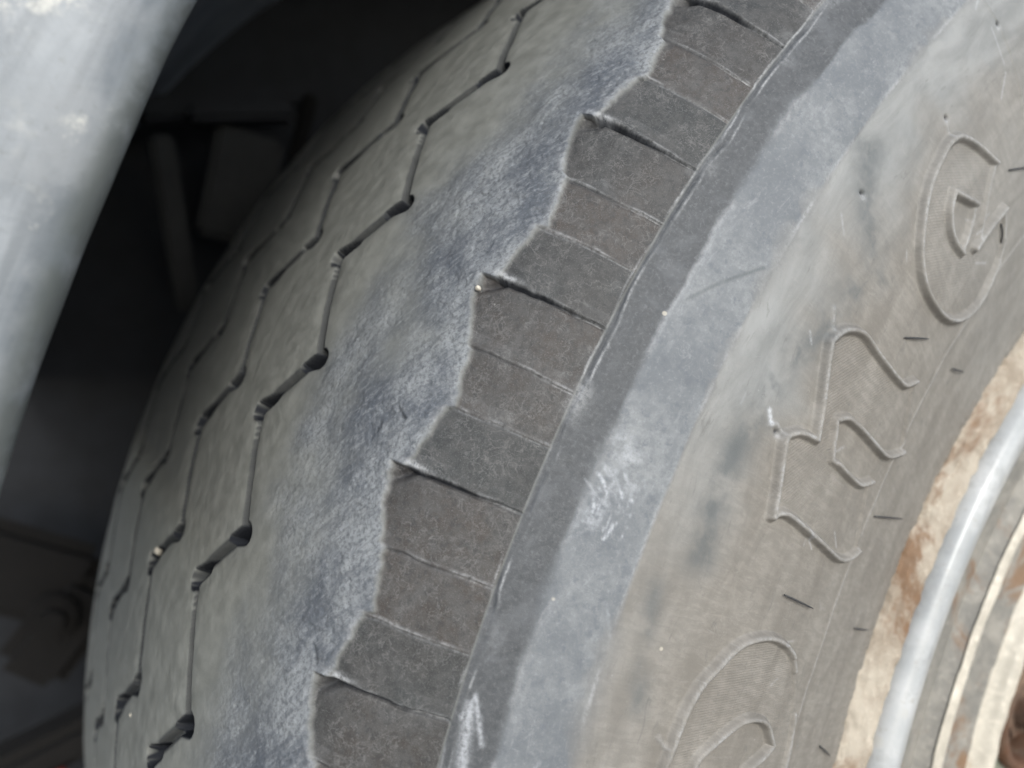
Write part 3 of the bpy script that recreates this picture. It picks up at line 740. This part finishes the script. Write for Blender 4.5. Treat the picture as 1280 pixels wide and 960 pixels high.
# wheel disc with round hand holes
HOLE_T = [156.5 + 45 * k for k in range(8)]; HR, HC = .0225, .1560
nth, nrr = 1440, 60
th = np.linspace(0, 360, nth, endpoint=False); rr_ = np.linspace(.199, .085, nrr)
TT, RR_ = np.meshgrid(th, rr_)
Yd = -.1255 + .010 * sm(.198, .165, RR_) + (fbm(TT * .2 * D2R, RR_, 60, 3, 160) - .5) * .0008
X_, Z_ = RR_ * np.cos(TT * D2R), RR_ * np.sin(TT * D2R)
dh = np.full(TT.shape, 1.)
for h_ in HOLE_T:
    dh = np.minimum(dh, np.hypot(X_ - HC * math.cos(h_ * D2R), Z_ - HC * math.sin(h_ * D2R)))
Vd = np.stack([X_, Yd, Z_], -1).reshape(-1, 3)
i_, j_ = np.meshgrid(np.arange(nrr - 1), np.arange(nth), indexing='ij'); b_ = (j_ + 1) % nth
Qd = np.stack([i_ * nth + j_, (i_ + 1) * nth + j_, (i_ + 1) * nth + b_, i_ * nth + b_], -1).reshape(-1, 4)
Qd = Qd[dh.reshape(-1)[Qd].min(1) > HR + .0005]
ids, inv = np.unique(Qd, return_inverse=True)
disc = link_mesh('wheel_disc', np_mesh('wheel_disc', Vd[ids], inv.reshape(-1, 4)), M_disc_green, rim)
hole0 = None
for h_ in HOLE_T:
    cx, cz = HC * math.cos(h_ * D2R), HC * math.sin(h_ * D2R)
    if hole0 is None:
        bm = bmesh.new(); prof = [(HR + .0035, .0012), (HR + .0030, -.0018), (HR + .0012, -.0030), (HR - .0010, -.0022), (HR - .0018, .001), (HR - .0020, .012), (HR - .0010, .030)]
        rings = []
        for (a, y) in prof:
            rings.append([bm.verts.new((a * math.cos(2 * math.pi * k / 48) * (1 + .01 * math.sin(5 * k)), y, a * math.sin(2 * math.pi * k / 48))) for k in range(48)])
        for r1, r2 in zip(rings[:-1], rings[1:]):
            for k in range(48): bm.faces.new((r1[k], r1[(k + 1) % 48], r2[(k + 1) % 48], r2[k]))
        hole0 = bm_obj('hole_flange', bm, M_rust, rim); o = hole0
    else:
        o = hole0.copy(); col.objects.link(o)
    o.location = (cx, -.1185, cz)
M_drum = plain('rusty brown drum', (.055, .045, .036), (.095, .080, .062), .85)
drum = lathe('brake_drum', spl([(.262, -.060), (.255, -.066), (.20, -.068), (.12, -.070), (.05, -.072)], 4), M_drum, rim, n=180)
nut0 = None
for h_ in HOLE_T:
    if nut0 is None:
        bm = bmesh.new()
        for (ra, rb, y1, y2, n_) in ((.017, .017, .006, -.006, 36), (.0135, .0128, -.006, -.022, 6), (.0072, .0066, -.022, -.034, 20)):
            lo = [bm.verts.new((ra * math.cos(2 * math.pi * k / n_), y1, ra * math.sin(2 * math.pi * k / n_))) for k in range(n_)]
            hi = [bm.verts.new((rb * math.cos(2 * math.pi * k / n_), y2, rb * math.sin(2 * math.pi * k / n_))) for k in range(n_)]
            for k in range(n_): bm.faces.new((lo[k], lo[(k + 1) % n_], hi[(k + 1) % n_], hi[k]))
            bm.faces.new(hi)
        nut0 = bm_obj('wheel_nut', bm, M_rust, rim, smooth=False); o = nut0
    else:
        o = nut0.copy(); col.objects.link(o)
    o.location = ((HC - .003) * math.cos(h_ * D2R), -.092, (HC - .003) * math.sin(h_ * D2R))

# ------------------------------------------------------------------ mudguard
guard = empty('mudguard', (.0552, 0, .0365))
tag(guard, 'pale grey weathered mudguard arching close over the tyre at left', 'mudguard')
def dent(TT, PP, r, y):
    w = fbm(TT * .56 * D2R, r, 22, 3, 170) - .5; return w * .0018, w * .004
lathe('outer_panel', spl([(.6012, -.0930), (.5998, -.0975), (.6000, -.1015), (.6026, -.1046), (.6075, -.1060), (.6150, -.1056), (.630, -.1030), (.655, -.097), (.69, -.087), (.74, -.07), (.78, -.045), (.785, -.040), (.74, -.062), (.69, -.079), (.65, -.090), (.62, -.097)], 6), M_guard, guard, 60, 167, 240, noise=dent)
lathe('inner_liner', spl([(.6022, -.0945), (.6050, -.088), (.6090, -.05), (.614, .02), (.620, .12), (.625, .24), (.628, .40), (.628, .47), (.634, .472), (.634, .40), (.630, .24), (.620, .03), (.612, -.05), (.608, -.085)], 6), M_liner, guard, 60, 167, 220)

# ------------------------------------------------------------------ chassis seen past the tyre
under = empty('truck_chassis', (-.45, .4, 0))
tag(under, 'dark grimy chassis parts in the shadow between the tyre and the mudguard', 'chassis')
def keep(o):                               # children are built in world coordinates
    o.parent = under; o.matrix_parent_inverse = Matrix.Translation(under.location).inverted(); return o
def box(name, c, size, mat, rot=(0, 0, 0), bev=.004):
    bm = bmesh.new(); bmesh.ops.create_cube(bm, size=1)
    for v in bm.verts: v.co = Vector((v.co.x * size[0], v.co.y * size[1], v.co.z * size[2]))
    bmesh.ops.bevel(bm, geom=bm.edges[:], offset=bev, segments=2, affect='EDGES')
    o = bm_obj(name, bm, mat, None, smooth=False); o.location = c; o.rotation_euler = rot; return keep(o)
def cyl(name, c, r, h, mat, rot=(math.pi / 2, 0, 0), r2=None, n=32):
    bm = bmesh.new(); bmesh.ops.create_cone(bm, cap_ends=True, segments=n, radius1=r, radius2=r if r2 is None else r2, depth=h)
    bmesh.ops.bevel(bm, geom=[e for e in bm.edges if e.calc_face_angle(0) > .8], offset=min(.003, r * .15), segments=2, affect='EDGES')
    o = bm_obj(name, bm, mat, None, smooth=False); o.location = c; o.rotation_euler = rot; return keep(o)
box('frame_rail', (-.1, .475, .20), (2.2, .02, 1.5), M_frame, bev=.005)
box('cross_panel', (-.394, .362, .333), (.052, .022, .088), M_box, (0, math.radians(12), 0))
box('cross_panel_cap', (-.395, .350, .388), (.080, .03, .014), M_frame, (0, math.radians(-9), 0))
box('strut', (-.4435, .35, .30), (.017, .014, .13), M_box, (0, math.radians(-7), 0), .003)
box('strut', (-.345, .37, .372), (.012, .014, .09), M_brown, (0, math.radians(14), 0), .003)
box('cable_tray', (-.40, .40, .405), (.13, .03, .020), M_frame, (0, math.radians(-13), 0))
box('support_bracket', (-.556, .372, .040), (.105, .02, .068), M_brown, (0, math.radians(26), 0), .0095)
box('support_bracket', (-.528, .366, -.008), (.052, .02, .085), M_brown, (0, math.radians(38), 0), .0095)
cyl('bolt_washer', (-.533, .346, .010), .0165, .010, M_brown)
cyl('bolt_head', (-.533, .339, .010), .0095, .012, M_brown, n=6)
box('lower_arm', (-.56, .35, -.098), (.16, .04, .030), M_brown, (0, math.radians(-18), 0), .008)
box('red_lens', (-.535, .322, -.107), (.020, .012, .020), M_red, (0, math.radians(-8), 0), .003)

# ------------------------------------------------------------------ crumbs of stone caught in the tread
def pebble(t, s, r_, h, lab):
    bm = bmesh.new(); bmesh.ops.create_icosphere(bm, subdivisions=2, radius=r_)
    for v in bm.verts: v.co *= 1 + random.uniform(-.22, .22); v.co.x *= 1.25
    o = bm_obj('pebble', bm, M_ridge, None); o.location = surf(t, s, h)
    o.rotation_euler = (random.random() * 3, random.random() * 3, random.random() * 3)
    tag(o, lab, 'pebble')
pebble(149.75, -.0342, .0007, -.0001, 'tiny cream grit grain stuck below the hooked sipe end at mid tyre')
pebble(168.6, -.1395, .0014, -.0012, 'cream stone crumb wedged low in the second tread groove')
pebble(163.0, -.1640, .0014, -.0012, 'cream stone crumb wedged in the second groove level with the letter o')
print('all', time.time() - _t0, 'quads', len(QA), 'rows', nr, 'cols', nc)
